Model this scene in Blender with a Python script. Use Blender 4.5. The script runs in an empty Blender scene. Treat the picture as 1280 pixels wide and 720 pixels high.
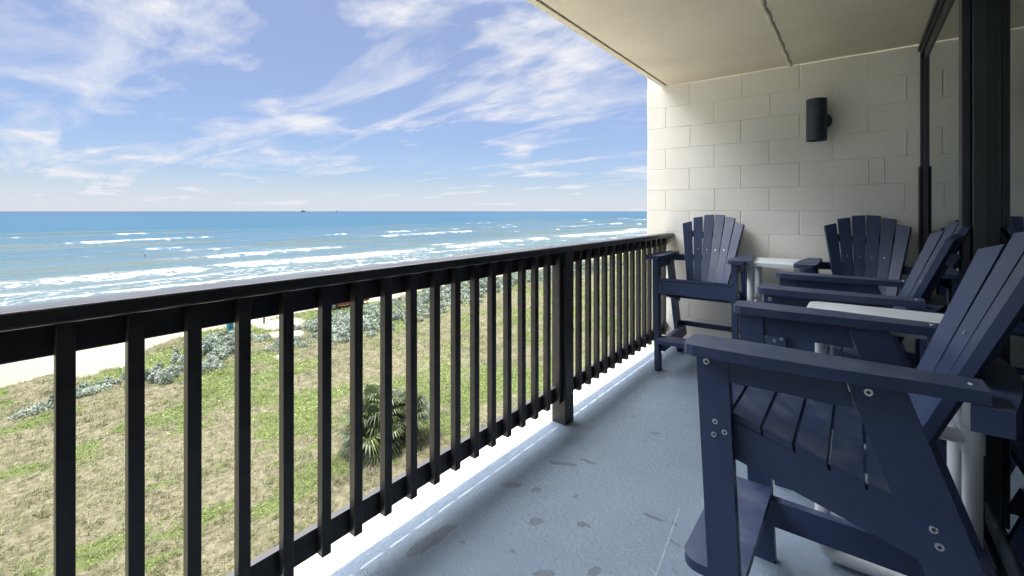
import bpy, bmesh, math, random
import numpy as np
from mathutils import Vector, Matrix, Quaternion
R = math.radians
S = bpy.context.scene
COL = S.collection
rng = np.random.default_rng(7)
random.seed(7)

# ------------------------------------------------------------------ camera
CAMZ = 1.245
cam = bpy.data.cameras.new('camera')
cam.sensor_width = 36; cam.lens = 36*565/1280
cam.shift_y = -96/1280; cam.shift_x = 0
cam.clip_start = .03; cam.clip_end = 60000
camo = bpy.data.objects.new('camera', cam); COL.objects.link(camo)
camo.location = (0, 0, CAMZ)
camo.rotation_euler = (R(90), 0, math.atan(430/565))
S.camera = camo
S.render.resolution_x = 1024; S.render.resolution_y = 576
S.view_settings.view_transform = 'Standard'; S.view_settings.look = 'None'
S.view_settings.gamma = 1; S.view_settings.use_curve_mapping = False
S.view_settings.exposure = 1.15
S.render.engine = 'CYCLES'
S.cycles.max_bounces = 8; S.cycles.diffuse_bounces = 6; S.cycles.transparent_max_bounces = 12

# ------------------------------------------------------------------ sun + sky
SUNV = Vector((-.070, -.004, 1)).normalized()
sun = bpy.data.lights.new('sun', 'SUN'); sun.energy = 3.8; sun.angle = R(.45); sun.color = (1, .96, .9)
suno = bpy.data.objects.new('sun', sun); COL.objects.link(suno)
suno.rotation_euler = SUNV.to_track_quat('Z', 'Y').to_euler(); suno.location = (-20, 0, 30)

W = bpy.data.worlds.new('World'); S.world = W; W.use_nodes = True
def build_world():
    nt = W.node_tree; nt.nodes.clear(); N = nt.nodes.new; L = nt.links.new
    out = N('ShaderNodeOutputWorld'); bg = N('ShaderNodeBackground'); L(bg.outputs[0], out.inputs[0])
    bg.inputs[1].default_value = .053
    sky = N('ShaderNodeTexSky'); sky.sky_type = 'NISHITA'; sky.sun_disc = False
    sky.sun_elevation = math.asin(SUNV.z); sky.sun_rotation = math.atan2(SUNV.x, SUNV.y)
    sky.altitude = 10; sky.air_density = 1.0; sky.dust_density = .6; sky.ozone_density = 2.5
    tc = N('ShaderNodeTexCoord'); sep = N('ShaderNodeSeparateXYZ'); L(tc.outputs['Generated'], sep.inputs[0])
    def math_(op, a, b=None, clamp=False):
        n = N('ShaderNodeMath'); n.operation = op; n.use_clamp = clamp
        for i, v in enumerate((a, b)):
            if v is None: continue
            if hasattr(v, 'links'): L(v, n.inputs[i])
            else: n.inputs[i].default_value = v
        return n.outputs[0]
    def rng_(v, a, b, c, d):
        n = N('ShaderNodeMapRange'); n.interpolation_type = 'SMOOTHSTEP'; L(v, n.inputs[0])
        for i, x in enumerate((a, b, c, d)): n.inputs[1+i].default_value = x
        return n.outputs[0]
    z = math_('MAXIMUM', sep.outputs[2], 0)
    zz = math_('ADD', z, .10)
    comb = N('ShaderNodeCombineXYZ')
    L(math_('DIVIDE', sep.outputs[0], zz), comb.inputs[0]); L(math_('DIVIDE', sep.outputs[1], zz), comb.inputs[1])
    def layer(rot, scale, loc, nscale, detail, rough, lo, hi, dist=0.0):
        m = N('ShaderNodeMapping'); L(comb.outputs[0], m.inputs[0])
        m.inputs['Rotation'].default_value = (0, 0, rot); m.inputs['Scale'].default_value = scale; m.inputs['Location'].default_value = loc
        n = N('ShaderNodeTexNoise'); L(m.outputs[0], n.inputs['Vector'])
        n.inputs['Scale'].default_value = nscale; n.inputs['Detail'].default_value = detail
        n.inputs['Roughness'].default_value = rough; n.inputs['Distortion'].default_value = dist
        return rng_(n.outputs[0], lo, hi, 0, 1)
    big = layer(.2, (1, 1, 1), (3.1, 1.7, 0), .38, 4, .5, .28, .54)
    cirrus = layer(R(52), (.55, 2.0, 1), (1.3, 8.2, 0), .9, 10, .60, .36, .74, .6)
    puff = layer(R(30), (1.0, 1.35, 1), (5.3, 2.4, 0), 1.1, 9, .56, .47, .74, .2)
    veil = layer(R(45), (.6, 1.2, 1), (9.3, 4.4, 0), .55, 8, .6, .35, .8, .3)
    c1 = math_('MULTIPLY', cirrus, math_('ADD', math_('MULTIPLY', big, .75), .25))
    c2 = math_('MULTIPLY', puff, math_('ADD', math_('MULTIPLY', big, .9), .1))
    c = math_('ADD', math_('ADD', math_('MULTIPLY', c1, .75), math_('MULTIPLY', c2, .9)), math_('MULTIPLY', veil, .42), True)
    hz = math_('MAXIMUM', rng_(sep.outputs[2], 0, .10, .80, .28), rng_(sep.outputs[2], .05, .34, .36, .02))           # low haze layer
    c = math_('MAXIMUM', c, hz)
    # cloud radiance, boosted above the view by an added band lighting the balcony
    ccol = N('ShaderNodeMix'); ccol.data_type = 'RGBA'
    L(rng_(sep.outputs[2], .0, .22, 0, 1), ccol.inputs[0])
    ccol.inputs[6].default_value = (6.9, 7.1, 7.7, 1); ccol.inputs[7].default_value = (7.4, 7.5, 8.0, 1)
    bright = N('ShaderNodeMix'); bright.data_type = 'RGBA'; bright.blend_type = 'MULTIPLY'; bright.inputs[0].default_value = 1
    L(ccol.outputs[2], bright.inputs[6])
    g = rng_(sep.outputs[2], .41, .56, 1, 13.0)
    fill_band = math_('MULTIPLY', rng_(sep.outputs[0], .25, -.25, 0, 1), rng_(sep.outputs[2], .74, .90, 1, 0))   # unseen band added high over the sea to light the balcony
    g = math_('ADD', 1, math_('MULTIPLY', math_('SUBTRACT', g, 1), fill_band))
    cg = N('ShaderNodeCombineXYZ')
    for i in range(3): L(g, cg.inputs[i])
    L(cg.outputs[0], bright.inputs[7])
    # blue of the sky: the Nishita sky, its blue deepened
    tint = N('ShaderNodeMix'); tint.data_type = 'RGBA'; tint.blend_type = 'MULTIPLY'; tint.inputs[0].default_value = 1
    L(sky.outputs[0], tint.inputs[6]); tint.inputs[7].default_value = (.60, .84, 1.20, 1)
    mx = N('ShaderNodeMix'); mx.data_type = 'RGBA'
    # inside the added fill band, cloud covers nearly all the blue
    fill_cover = math_('MULTIPLY', rng_(sep.outputs[2], .40, .60, 0, .9), fill_band)
    L(math_('MAXIMUM', c, fill_cover), mx.inputs[0])
    L(tint.outputs[2], mx.inputs[6]); L(bright.outputs[2], mx.inputs[7])
    L(mx.outputs[2], bg.inputs[0])
build_world()

# ------------------------------------------------------------------ node helpers
class NT:
    def __init__(s, name):
        s.m = bpy.data.materials.new(name); s.m.use_nodes = True
        s.t = s.m.node_tree; s.t.nodes.clear()
        s.out = s.n('ShaderNodeOutputMaterial'); s.b = s.n('ShaderNodeBsdfPrincipled'); s.l(s.b.outputs[0], s.out.inputs[0])
    def n(s, t, **k):
        x = s.t.nodes.new(t)
        for a, v in k.items(): setattr(x, a, v)
        return x
    def l(s, a, b): s.t.links.new(a, b)
    def put(s, sock, v):
        if hasattr(v, 'links'): s.l(v, sock)
        else: sock.default_value = v
    def math(s, op, a, b=None, clamp=False):
        x = s.n('ShaderNodeMath', operation=op, use_clamp=clamp)
        s.put(x.inputs[0], a)
        if b is not None: s.put(x.inputs[1], b)
        return x.outputs[0]
    def noise(s, vec, scale, detail=4, rough=.55, dist=0):
        x = s.n('ShaderNodeTexNoise'); s.l(vec, x.inputs['Vector'])
        x.inputs['Scale'].default_value = scale; x.inputs['Detail'].default_value = detail
        x.inputs['Roughness'].default_value = rough; x.inputs['Distortion'].default_value = dist
        return x.outputs[0]
    def rng(s, v, a, b, c=0, d=1):
        x = s.n('ShaderNodeMapRange', interpolation_type='SMOOTHSTEP'); s.l(v, x.inputs[0])
        for i, q in enumerate((a, b, c, d)): s.put(x.inputs[1+i], q)
        return x.outputs[0]
    def mix(s, f, a, b, blend='MIX'):
        x = s.n('ShaderNodeMix', data_type='RGBA', blend_type=blend)
        s.put(x.inputs[0], f); s.put(x.inputs[6], a); s.put(x.inputs[7], b)
        return x.outputs[2]
    def mapping(s, vec, loc=(0,0,0), rot=(0,0,0), scale=(1,1,1)):
        x = s.n('ShaderNodeMapping'); s.l(vec, x.inputs[0])
        x.inputs['Location'].default_value = loc; x.inputs['Rotation'].default_value = rot; x.inputs['Scale'].default_value = scale
        return x.outputs[0]
    def pos(s):
        return s.n('ShaderNodeNewGeometry').outputs['Position']
    def obj(s):
        return s.n('ShaderNodeTexCoord').outputs['Object']
    def attr(s, name):
        return s.n('ShaderNodeAttribute', attribute_name=name).outputs['Fac']
    def bump(s, h, strength, dist=.01):
        x = s.n('ShaderNodeBump'); s.l(h, x.inputs['Height'])
        x.inputs['Strength'].default_value = strength; x.inputs['Distance'].default_value = dist
        s.l(x.outputs[0], s.b.inputs['Normal'])
    def base(s, v): s.put(s.b.inputs['Base Color'], v)
    def rough(s, v): s.put(s.b.inputs['Roughness'], v)
    def spec(s, v): s.put(s.b.inputs['Specular IOR Level'], v)
c4 = lambda *a: (*a, 1)

def simple(name, col, rough=.5, var=.18, scale=9, bump=0, bscale=60, spec=.5, metal=0, bdist=.002):
    m = NT(name); p = m.obj()
    n = m.noise(p, scale, 6, .6)
    lo = [x*(1-var) for x in col]; hi = [min(1, x*(1+var)) for x in col]
    m.base(m.mix(m.rng(n, .3, .7), c4(*lo), c4(*hi)))
    m.rough(m.rng(n, .2, .8, max(0, rough-.07), min(1, rough+.09))); m.spec(spec); m.b.inputs['Metallic'].default_value = metal
    if bump: m.bump(m.noise(p, bscale, 3, .6), bump, bdist)
    return m.m

def m_navy():
    m = NT('navy_board'); p = m.obj()
    n1 = m.noise(p, 7, 5, .6); n2 = m.noise(p, 420, 2, .5)
    info = m.n('ShaderNodeObjectInfo').outputs['Random']
    c = m.mix(m.rng(n1, .25, .75), c4(.016, .030, .072), c4(.024, .041, .096))
    c = m.mix(m.rng(n2, .35, .75, 0, .35), c, c4(.040, .060, .130))
    sc = m.rng(m.noise(m.mapping(p, scale=(4, 30, 30)), 3, 6, .7), .66, .78, 0, .30)
    c = m.mix(sc, c, c4(.10, .12, .2))
    nz = m.n('ShaderNodeSeparateXYZ'); m.l(m.n('ShaderNodeNewGeometry').outputs['Normal'], nz.inputs[0])
    dust = m.math('MULTIPLY', m.rng(nz.outputs[2], .55, 1), m.rng(m.noise(p, 16, 7, .7), .40, .72, .02, .30))
    c = m.mix(dust, c, c4(.17, .18, .22))
    m.base(c); m.rough(m.math('ADD', m.rng(n1,   .2, .8, .36, .50), m.math('MULTIPLY', dust, .6))); m.spec(.42)
    m.bump(m.noise(p, 300, 3, .6), .12, .0012)
    return m.m
def m_rail():
    m = NT('dark_rail_paint'); p = m.pos()
    n1 = m.noise(m.mapping(p, scale=(6, 1.2, 6)), 4, 6, .65)
    chip = m.rng(m.noise(p, 60, 5, .65), .70, .735)
    c = m.mix(m.rng(n1, .3, .7), c4(.020, .018, .019), c4(.038, .033, .030))
    c = m.mix(m.math('MULTIPLY', chip, .6), c, c4(.10, .085, .07))
    m.base(c); m.rough(m.rng(n1, .2, .8, .26, .44)); m.spec(.5)
    m.bump(m.noise(m.mapping(p, scale=(40, 6, 40)), 6, 5, .6), .16, .002)
    return m.m

def m_wall():
    m = NT('painted_block'); p = m.pos()
    n1 = m.noise(p, 1.6, 6, .6); n2 = m.noise(p, 34, 5, .65)
    c = m.mix(m.rng(n1, .3, .7), c4(.73, .71, .63), c4(.79, .77, .69))
    c = m.mix(m.rng(n2, .55, .75, 0, .25), c, c4(.60, .59, .53))
    st = m.rng(m.noise(m.mapping(p, scale=(5, 5, .9)), 3, 5, .6), .60, .78, 0, .16)
    c = m.mix(st, c, c4(.36, .34, .28))
    m.base(c); m.rough(.72); m.spec(.3)
    h = m.math('ADD', m.noise(p, 95, 4, .7), m.math('MULTIPLY', m.noise(p, 14, 4, .6), 1.3))
    m.bump(h, .30, .003)
    return m.m
def m_ceiling():
    m = NT('painted_concrete_ceiling'); p = m.pos()
    n1 = m.noise(p, 1.1, 7, .62, .6); n2 = m.noise(m.mapping(p, scale=(1, 3, 1), rot=(0, 0, .5)), 2.2, 8, .7, .8)
    c = m.mix(m.rng(n1, .3, .72), c4(.53, .49, .385), c4(.62, .58, .465))
    c = m.mix(m.rng(n2, .56, .70, 0, .30), c, c4(.66, .63, .52))
    m.base(c); m.rough(.62); m.spec(.35)
    h = m.math('ADD', m.math('MULTIPLY', m.noise(p, 5, 5, .6), 1.6), m.noise(p, 60, 4, .7))
    m.bump(h, .35, .006)
    return m.m

PATCHES = [ # centre, half sizes, angle from +x : worn spots where the paint has come off
 (-1.276,1.18,.125,.034,R(84)), (-1.245,1.635,.050,.026,R(35)), (-1.135,1.675,.022,.022,0), (-1.15,1.93,.080,.016,R(28)),
 (-1.02,1.50,.034,.022,R(40)), (-.86,1.60,.022,.02,0), (-.655,1.815,.048,.013,R(6)), (-.575,1.82,.014,.012,0),
 (-.72,1.41,.03,.018,R(60)), (-.85,1.30,.04,.02,R(40)), (-1.17,1.24,.012,.011,0), (-.98,1.74,.010,.010,0),
 (-1.06,2.02,.045,.010,R(15)), (-.54,1.72,.022,.007,R(-20)), (-1.0,1.32,.012,.01,0), (-.9,2.5,.03,.012,.3), (-.6,2.9,.03,.014,1.0)]
def m_floor():
    m = NT('painted_concrete_floor'); p = m.pos()
    n1 = m.noise(p, 1.3, 6, .6); n2 = m.noise(p, 22, 6, .65)
    c = m.mix(m.rng(n1, .3, .7), c4(.190, .248, .315), c4(.240, .302, .365))
    c = m.mix(m.rng(n2, .55, .78, 0, .22), c, c4(.16, .205, .255))
    warp = m.n('ShaderNodeTexNoise'); m.l(p, warp.inputs['Vector']); warp.inputs['Scale'].default_value = 26; warp.inputs['Detail'].default_value = 5
    wv = m.n('ShaderNodeVectorMath', operation='MULTIPLY_ADD'); m.l(warp.outputs['Color'], wv.inputs[0])
    wv.inputs[1].default_value = (.045, .045, 0); wv.inputs[2].default_value = (-.0225, -.0225, 0)
    ad = m.n('ShaderNodeVectorMath', operation='ADD'); m.l(p, ad.inputs[0]); m.l(wv.outputs[0], ad.inputs[1])
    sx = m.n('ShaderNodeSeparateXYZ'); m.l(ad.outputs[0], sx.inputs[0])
    c = m.mix(m.rng(sx.outputs[0], -1.428, -1.446), c, c4(.46, .44, .40))  # sunlit strip's cream tone put into the floor colour along the outer edge
    worn = None
    for (x, y, a, b, ang) in PATCHES:
        mp = m.n('ShaderNodeMapping', vector_type='TEXTURE'); m.l(ad.outputs[0], mp.inputs[0])
        mp.inputs['Location'].default_value = (x, y, 0); mp.inputs['Rotation'].default_value = (0, 0, ang); mp.inputs['Scale'].default_value = (a, b, 1)
        ln = m.n('ShaderNodeVectorMath', operation='LENGTH'); m.l(mp.outputs[0], ln.inputs[0])
        d = m.rng(ln.outputs['Value'], .82, 1.02, 1, 0)
        worn = d if worn is None else m.math('MAXIMUM', worn, d)
    specks = m.rng(m.noise(p, 17, 5, .6), .705, .725)
    worn = m.math('MAXIMUM', worn, m.math('MULTIPLY', specks, .8))
    grit = m.mix(m.noise(p, 160, 3, .6), c4(.105, .11, .13), c4(.15, .155, .175))
    c = m.mix(m.math('MULTIPLY', worn, .70), c, grit)
    m.base(c); m.rough(m.rng(n2, .2, .8, .42, .6)); m.spec(.42)
    h = m.math('SUBTRACT', m.math('ADD', m.math('MULTIPLY', m.noise(p, 48, 4, .6, .4), 1.5), m.noise(p, 150, 3, .6)), m.math('MULTIPLY', worn, .5))
    m.bump(h, .85, .005)
    return m.m

def m_ground():
    m = NT('dune_ground'); p = m.pos()
    sand = m.attr('sand'); green = m.attr('green')
    n1 = m.noise(p, .35, 6, .6); n2 = m.noise(p, 3.5, 7, .7); n3 = m.noise(p, 14, 4, .7)
    dry = m.mix(m.rng(n2, .3, .72), c4(.085, .080, .044), c4(.235, .21, .135))
    gr = m.mix(m.rng(n3, .3, .7), c4(.065, .085, .024), c4(.145, .175, .055))
    c = m.mix(m.rng(m.math('ADD', green, m.math('MULTIPLY', m.math('SUBTRACT', n2, .5), .6)), .4, .62), dry, gr)
    sd = m.mix(m.rng(n1, .3, .7), c4(.27, .24, .19), c4(.34, .31, .25))
    sd = m.mix(m.rng(m.noise(m.mapping(p, scale=(1, .12, 1)), 1.2, 6, .6), .5, .7, 0, .35), sd, c4(.30, .26, .20))
    c = m.mix(m.rng(m.math('ADD', sand, m.math('MULTIPLY', m.math('SUBTRACT', n2, .5), .8)), .42, .58), c, sd)
    wet = m.rng(m.attr('wet'), .2, .9)
    c = m.mix(wet, c, c4(.16, .135, .10))
    m.base(c); m.rough(m.math('SUBTRACT', .95, m.math('MULTIPLY', wet, .5))); m.spec(.25)
    m.bump(m.math('ADD', n2, m.math('MULTIPLY', n3, .5)), .8, .12)
    return m.m

def m_sea():
    m = NT('sea_water'); p = m.pos()
    off = m.attr('offshore'); foam = m.attr('foam'); lace = m.attr('lace'); face = m.attr('face')
    st = m.mapping(p, rot=(0, 0, R(-5)), scale=(1, .22, 1))
    big = m.noise(st, .035, 5, .6); mid = m.noise(st, .22, 6, .62); fine = m.noise(p, 1.1, 5, .65)
    d = m.math('ADD', off, m.math('MULTIPLY', m.math('SUBTRACT', big, .5), 190))
    c = m.mix(m.rng(d, 86, 200), c4(0.0682, 0.1062, 0.1143), c4(0.0273, 0.0759, 0.1143))
    c = m.mix(m.rng(d, 190, 420), c, c4(0.0032, 0.0584, 0.1046))
    c = m.mix(m.rng(off, 600, 2600), c, c4(0.0011, 0.0414, 0.1006))
    c = m.mix(m.rng(off, 3000, 16000), c, c4(0.0007, 0.0256, 0.0724))
    c = m.mix(m.rng(mid, .50, .70, 0, .40), c, m.mix(m.rng(off, 150, 500), c4(0.0523, 0.1002, 0.1387), c4(0.0035, 0.0606, 0.1086)))
    murk = m.math('MULTIPLY', m.rng(mid, .36, .52, .30, 0), m.rng(off, 420, 120, 0, 1))
    c = m.mix(m.math('MAXIMUM', murk, m.math('MULTIPLY', face, .85)), c, c4(0.0546, 0.0718, 0.0382))
    # foam: solid crests broken by fine noise, and lacy remains
    v = m.n('ShaderNodeTexVoronoi', feature='DISTANCE_TO_EDGE')
    wn = m.n('ShaderNodeTexNoise'); m.l(p, wn.inputs['Vector']); wn.inputs['Scale'].default_value = .35; wn.inputs['Detail'].default_value = 5
    wv = m.n('ShaderNodeVectorMath', operation='MULTIPLY_ADD'); m.l(wn.outputs['Color'], wv.inputs[0]); wv.inputs[1].default_value = (5, 5, 0); m.l(p, wv.inputs[2])
    m.l(m.mapping(wv.outputs[0], scale=(1, .45, 1)), v.inputs['Vector']); v.inputs['Scale'].default_value = .55
    lacy = m.math('MULTIPLY', m.rng(v.outputs['Distance'], .0, m.math('MULTIPLY', lace, .19), 1, 0), m.rng(lace, .05, .5))
    lacy = m.math('MULTIPLY', lacy, m.rng(fine, .36, .62))
    cr = m.rng(m.math('ADD', foam, m.math('ADD', m.math('MULTIPLY', m.math('SUBTRACT', fine, .5), .9), m.math('MULTIPLY', m.math('SUBTRACT', mid, .5), .7))), .36, 1.0)
    F = m.math('MAXIMUM', cr, m.math('MULTIPLY', lacy, .8))
    c = m.mix(F, c, c4(0.5084, 0.5084, 0.5084))
    m.base(c); m.rough(m.mix(F, c4(.30, .30, .30), c4(.9, .9, .9))); m.spec(m.math('MULTIPLY', m.math('SUBTRACT', 1, F), .05))
    h = m.math('ADD', m.math('MULTIPLY', mid, 1.2), m.math('ADD', fine, m.math('MULTIPLY', F, .8)))
    m.bump(h, .55, .35)
    return m.m

def leafmat(name, a, b, c=None, trans=.0, rough=.6, spec=.3, olive=None):
    m = NT(name); t = m.attr('tint')
    col = m.mix(m.rng(t, 0, 1), c4(*a), c4(*b))
    if olive:      # greener and greyer swathes of the grass itself
        p = m.pos()
        col = m.mix(m.rng(m.noise(p, .55, 6, .65), .40, .62, 0, .8), col, m.mix(t, c4(*olive[0]), c4(*olive[1])))
        col = m.mix(m.rng(m.noise(p, .33, 6, .65, 1), .52, .70, 0, .6), col, m.mix(t, c4(*olive[2]), c4(*olive[3])))
    if c: col = m.mix(m.rng(t, .82, 1), col, c4(*c))
    m.base(col); m.rough(rough); m.spec(spec)
    if trans:
        tr = m.n('ShaderNodeBsdfTranslucent'); m.l(col, tr.inputs[0])
        mx = m.n('ShaderNodeMixShader'); mx.inputs[0].default_value = trans
        m.l(m.b.outputs[0], mx.inputs[1]); m.l(tr.outputs[0], mx.inputs[2]); m.l(mx.outputs[0], m.out.inputs[0])
    return m.m
def m_glass():
    m = NT('window_glass'); m.t.nodes.remove(m.b)
    gl = m.n('ShaderNodeBsdfGlossy'); gl.inputs['Roughness'].default_value = .012; gl.inputs[0].default_value = c4(.86, .9, .9)
    tr = m.n('ShaderNodeBsdfTransparent'); tr.inputs[0].default_value = c4(.50, .54, .53)
    fr = m.n('ShaderNodeFresnel'); fr.inputs[0].default_value = 1.55
    f = m.math('MULTIPLY', fr.outputs[0], 1.55, True)
    mx = m.n('ShaderNodeMixShader'); m.l(f, mx.inputs[0]); m.l(tr.outputs[0], mx.inputs[1]); m.l(gl.outputs[0], mx.inputs[2]); m.l(mx.outputs[0], m.out.inputs[0])
    return m.m

M = dict(
 navy=m_navy(), rail=m_rail(), wall=m_wall(), ceil=m_ceiling(), floor=m_floor(), ground=m_ground(), sea=m_sea(), glass=m_glass(),
 pvc=simple('white_pvc', (.66, .70, .71), .38, .07, 5, .08, 90),
 tabletop=simple('white_tabletop', (.62, .67, .68), .42, .08, 6, .1, 120),
 steel=simple('bolt_steel', (.62, .62, .62), .3, .1, 40, metal=1),
 socket=simple('bolt_socket', (.03, .03, .03), .6),
 frame=simple('dark_door_frame', (.016, .018, .028), .42, .25, 12, .1, 80),
 frame2=simple('bronze_door_frame', (.018, .028, .032), .45, .25, 12, .1, 80),
 lamp=simple('dark_lamp_metal', (.020, .034, .050), .48, .3, 25, .25, 260),
 caulk=simple('pale_seam_bead', (.50, .46, .36), .7, .15, 10, .3, 40),
 seam=simple('pale_floor_seam', (.36, .42, .47), .6, .15, 30),
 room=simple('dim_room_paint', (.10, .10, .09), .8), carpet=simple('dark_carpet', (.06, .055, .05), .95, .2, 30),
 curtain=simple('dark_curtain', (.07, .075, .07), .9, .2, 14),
 stucco=simple('pale_stucco', (.50, .47, .40), .8, .1, 2, .3, 30),
 red=simple('red_car_paint', (.42, .030, .035), .28, .06, 3), maroon=simple('maroon_car_paint', (.30, .05, .04), .3, .08, 3),
 carglass=simple('car_glass', (.015, .018, .02), .08, .1, 3, spec=.7), rubber=simple('tyre_rubber', (.018, .018, .018), .85, .2, 20),
 chrome=simple('wheel_alloy', (.45, .45, .46), .32, .1, 20, metal=.9), lightglass=simple('light_lens', (.55, .5, .45), .2), 
 teal=simple('teal_barrel_paint', (.03, .24, .27), .5, .2, 4), tealdark=simple('barrel_liner', (.02, .03, .03), .8),
 wood=simple('weathered_post', (.17, .14, .11), .85, .25, 12, .4, 40), signblue=simple('sign_back_metal', (.16, .21, .27), .5, .15, 12),
 skin=simple('skin', (.32, .17, .11), .5, .1, 12), hair=simple('dark_hair', (.02, .014, .01), .6), swim=simple('dark_swimsuit', (.02, .025, .05), .6),
 gull=simple('gull_plumage', (.50, .50, .50), .7, .2, 30), gullwing=simple('gull_wing_grey', (.10, .105, .115), .7, .2, 30), beak=simple('gull_beak', (.4, .25, .05), .5),
 hull=simple('ship_hull', (.035, .07, .12), .6, .2, .05), deckhouse=simple('ship_deckhouse', (.10, .16, .22), .6, .1, .1),
 sage=leafmat('sage_leaf', (.14, .18, .14), (.45, .51, .42), (.58, .63, .53), 0, .7),
 grass=leafmat('dry_grass', (.130, .128, .066), (.41, .405, .25), (.58, .565, .41), .25, .8, .3, ((.115, .14, .045), (.37, .42, .17), (.115, .098, .085), (.34, .295, .26))),
 greengrass=leafmat('green_vine_leaf', (.080, .125, .028), (.29, .39, .105), (.42, .48, .17), .3, .6),
 palm=leafmat('palm_frond', (.018, .036, .010), (.115, .145, .042), (.34, .36, .16), .2, .45, .5),
 deadpalm=leafmat('dead_palm_frond', (.035, .026, .018), (.14, .11, .072), (.28, .23, .16), .1, .8),
 trunk=simple('palm_trunk_bark', (.09, .07, .05), .9, .3, 9, .6, 20),
 twig=simple('shrub_stem', (.10, .08, .06), .9, .3, 9),
)

# ------------------------------------------------------------------ mesh helpers
def link(name, mesh, mat=None, parent=None, loc=None):
    o = bpy.data.objects.new(name, mesh); COL.objects.link(o)
    if mat is not None: mesh.materials.append(mat)
    if parent is not None: o.parent = parent
    if loc is not None: o.location = loc
    return o
def fin(name, bm, mat, parent=None, bevel=0, seg=2, smooth=False, loc=None):
    if bevel:
        es = [e for e in bm.edges if e.is_manifold and e.calc_face_angle(0) > .6]
        res = bmesh.ops.bevel(bm, geom=es, offset=bevel, segments=seg, affect='EDGES', profile=.6, clamp_overlap=True)
        for f in bm.faces: f.smooth = False
        for f in res['faces']: f.smooth = True
    bmesh.ops.recalc_face_normals(bm, faces=bm.faces)
    me = bpy.data.meshes.new(name); bm.to_mesh(me); bm.free()
    if smooth:
        me.polygons.foreach_set('use_smooth', [True]*len(me.polygons))
        try: me.set_sharp_from_angle(angle=R(40))
        except Exception: pass
    return link(name, me, mat, parent, loc)
def box(bm, x0, x1, y0, y1, z0, z1):
    m = Matrix.Translation(((x0+x1)/2, (y0+y1)/2, (z0+z1)/2)) @ Matrix.Diagonal((abs(x1-x0), abs(y1-y0), abs(z1-z0), 1))
    return bmesh.ops.create_cube(bm, size=1, matrix=m)['verts']
def prism(bm, pts, fn, a, b):
    """closed outline pts extruded from a to b; fn(u, v, t) -> xyz"""
    va = [bm.verts.new(fn(u, v, a)) for u, v in pts]; vb = [bm.verts.new(fn(u, v, b)) for u, v in pts]
    n = len(pts); bm.faces.new(va); bm.faces.new(vb[::-1])
    for i in range(n): bm.faces.new((va[i], vb[i], vb[(i+1) % n], va[(i+1) % n]))
def cyl(bm, p0, p1, r, seg=20, r2=None, cap=True):
    p0 = Vector(p0); p1 = Vector(p1); d = p1-p0
    m = Matrix.Translation((p0+p1)/2) @ d.to_track_quat('Z', 'Y').to_matrix().to_4x4()
    return bmesh.ops.create_cone(bm, cap_ends=cap, segments=seg, radius1=r, radius2=r if r2 is None else r2, depth=d.length, matrix=m)['verts']
def tag(o, label, cat, group=None, kind=None):
    o['label'] = label; o['category'] = cat
    if group: o['group'] = group
    if kind: o['kind'] = kind
    return o
def struct(o, label, cat, kind='structure'):
    o['kind'] = kind; o['label'] = label; o['category'] = cat; return o
def thing(name, label, cat, loc=(0, 0, 0), rz=0, group=None):
    o = bpy.data.objects.new(name, None); COL.objects.link(o); o.empty_display_size = .1
    o.location = loc; o.rotation_euler = (0, 0, rz); return tag(o, label, cat, group)
def copy_tree(o, parent=None):
    c = o.copy(); COL.objects.link(c)
    if parent is not None: c.parent = parent
    for ch in list(o.children): copy_tree(ch, c)
    return c
def quads_mesh(name, V, mat, tint, parent=None, tri=False):
    """V: (n,4,3) or (n,3,3) loose faces with a per-face tint"""
    n, k = V.shape[:2]
    me = bpy.data.meshes.new(name)
    me.vertices.add(n*k); me.vertices.foreach_set('co', V.reshape(-1).astype(np.float32))
    me.loops.add(n*k); me.loops.foreach_set('vertex_index', np.arange(n*k, dtype=np.int32))
    me.polygons.add(n); me.polygons.foreach_set('loop_start', np.arange(0, n*k, k, dtype=np.int32))
    try: me.polygons.foreach_set('loop_total', np.full(n, k, dtype=np.int32))
    except Exception: pass
    a = me.attributes.new('tint', 'FLOAT', 'POINT'); a.data.foreach_set('value', np.repeat(tint, k).astype(np.float32))
    me.update(); me.validate()
    return link(name, me, mat, parent)
def grid_mesh(name, X, Y, Z, mat, attrs):
    ny, nx = X.shape
    me = bpy.data.meshes.new(name)
    co = np.stack([X, Y, Z], -1).reshape(-1, 3)
    me.vertices.add(len(co)); me.vertices.foreach_set('co', co.reshape(-1).astype(np.float32))
    idx = np.arange(ny*nx).reshape(ny, nx)
    q = np.stack([idx[:-1, :-1], idx[:-1, 1:], idx[1:, 1:], idx[1:, :-1]], -1).reshape(-1, 4)
    me.loops.add(q.size); me.loops.foreach_set('vertex_index', q.reshape(-1).astype(np.int32))
    me.polygons.add(len(q)); me.polygons.foreach_set('loop_start', np.arange(0, q.size, 4, dtype=np.int32))
    try: me.polygons.foreach_set('loop_total', np.full(len(q), 4, dtype=np.int32))
    except Exception: pass
    for k, v in attrs.items():
        a = me.attributes.new(k, 'FLOAT', 'POINT'); a.data.foreach_set('value', v.reshape(-1).astype(np.float32))
    me.update(); me.validate()
    me.polygons.foreach_set('use_smooth', [True]*len(me.polygons))
    return link(name, me, mat)
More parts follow.
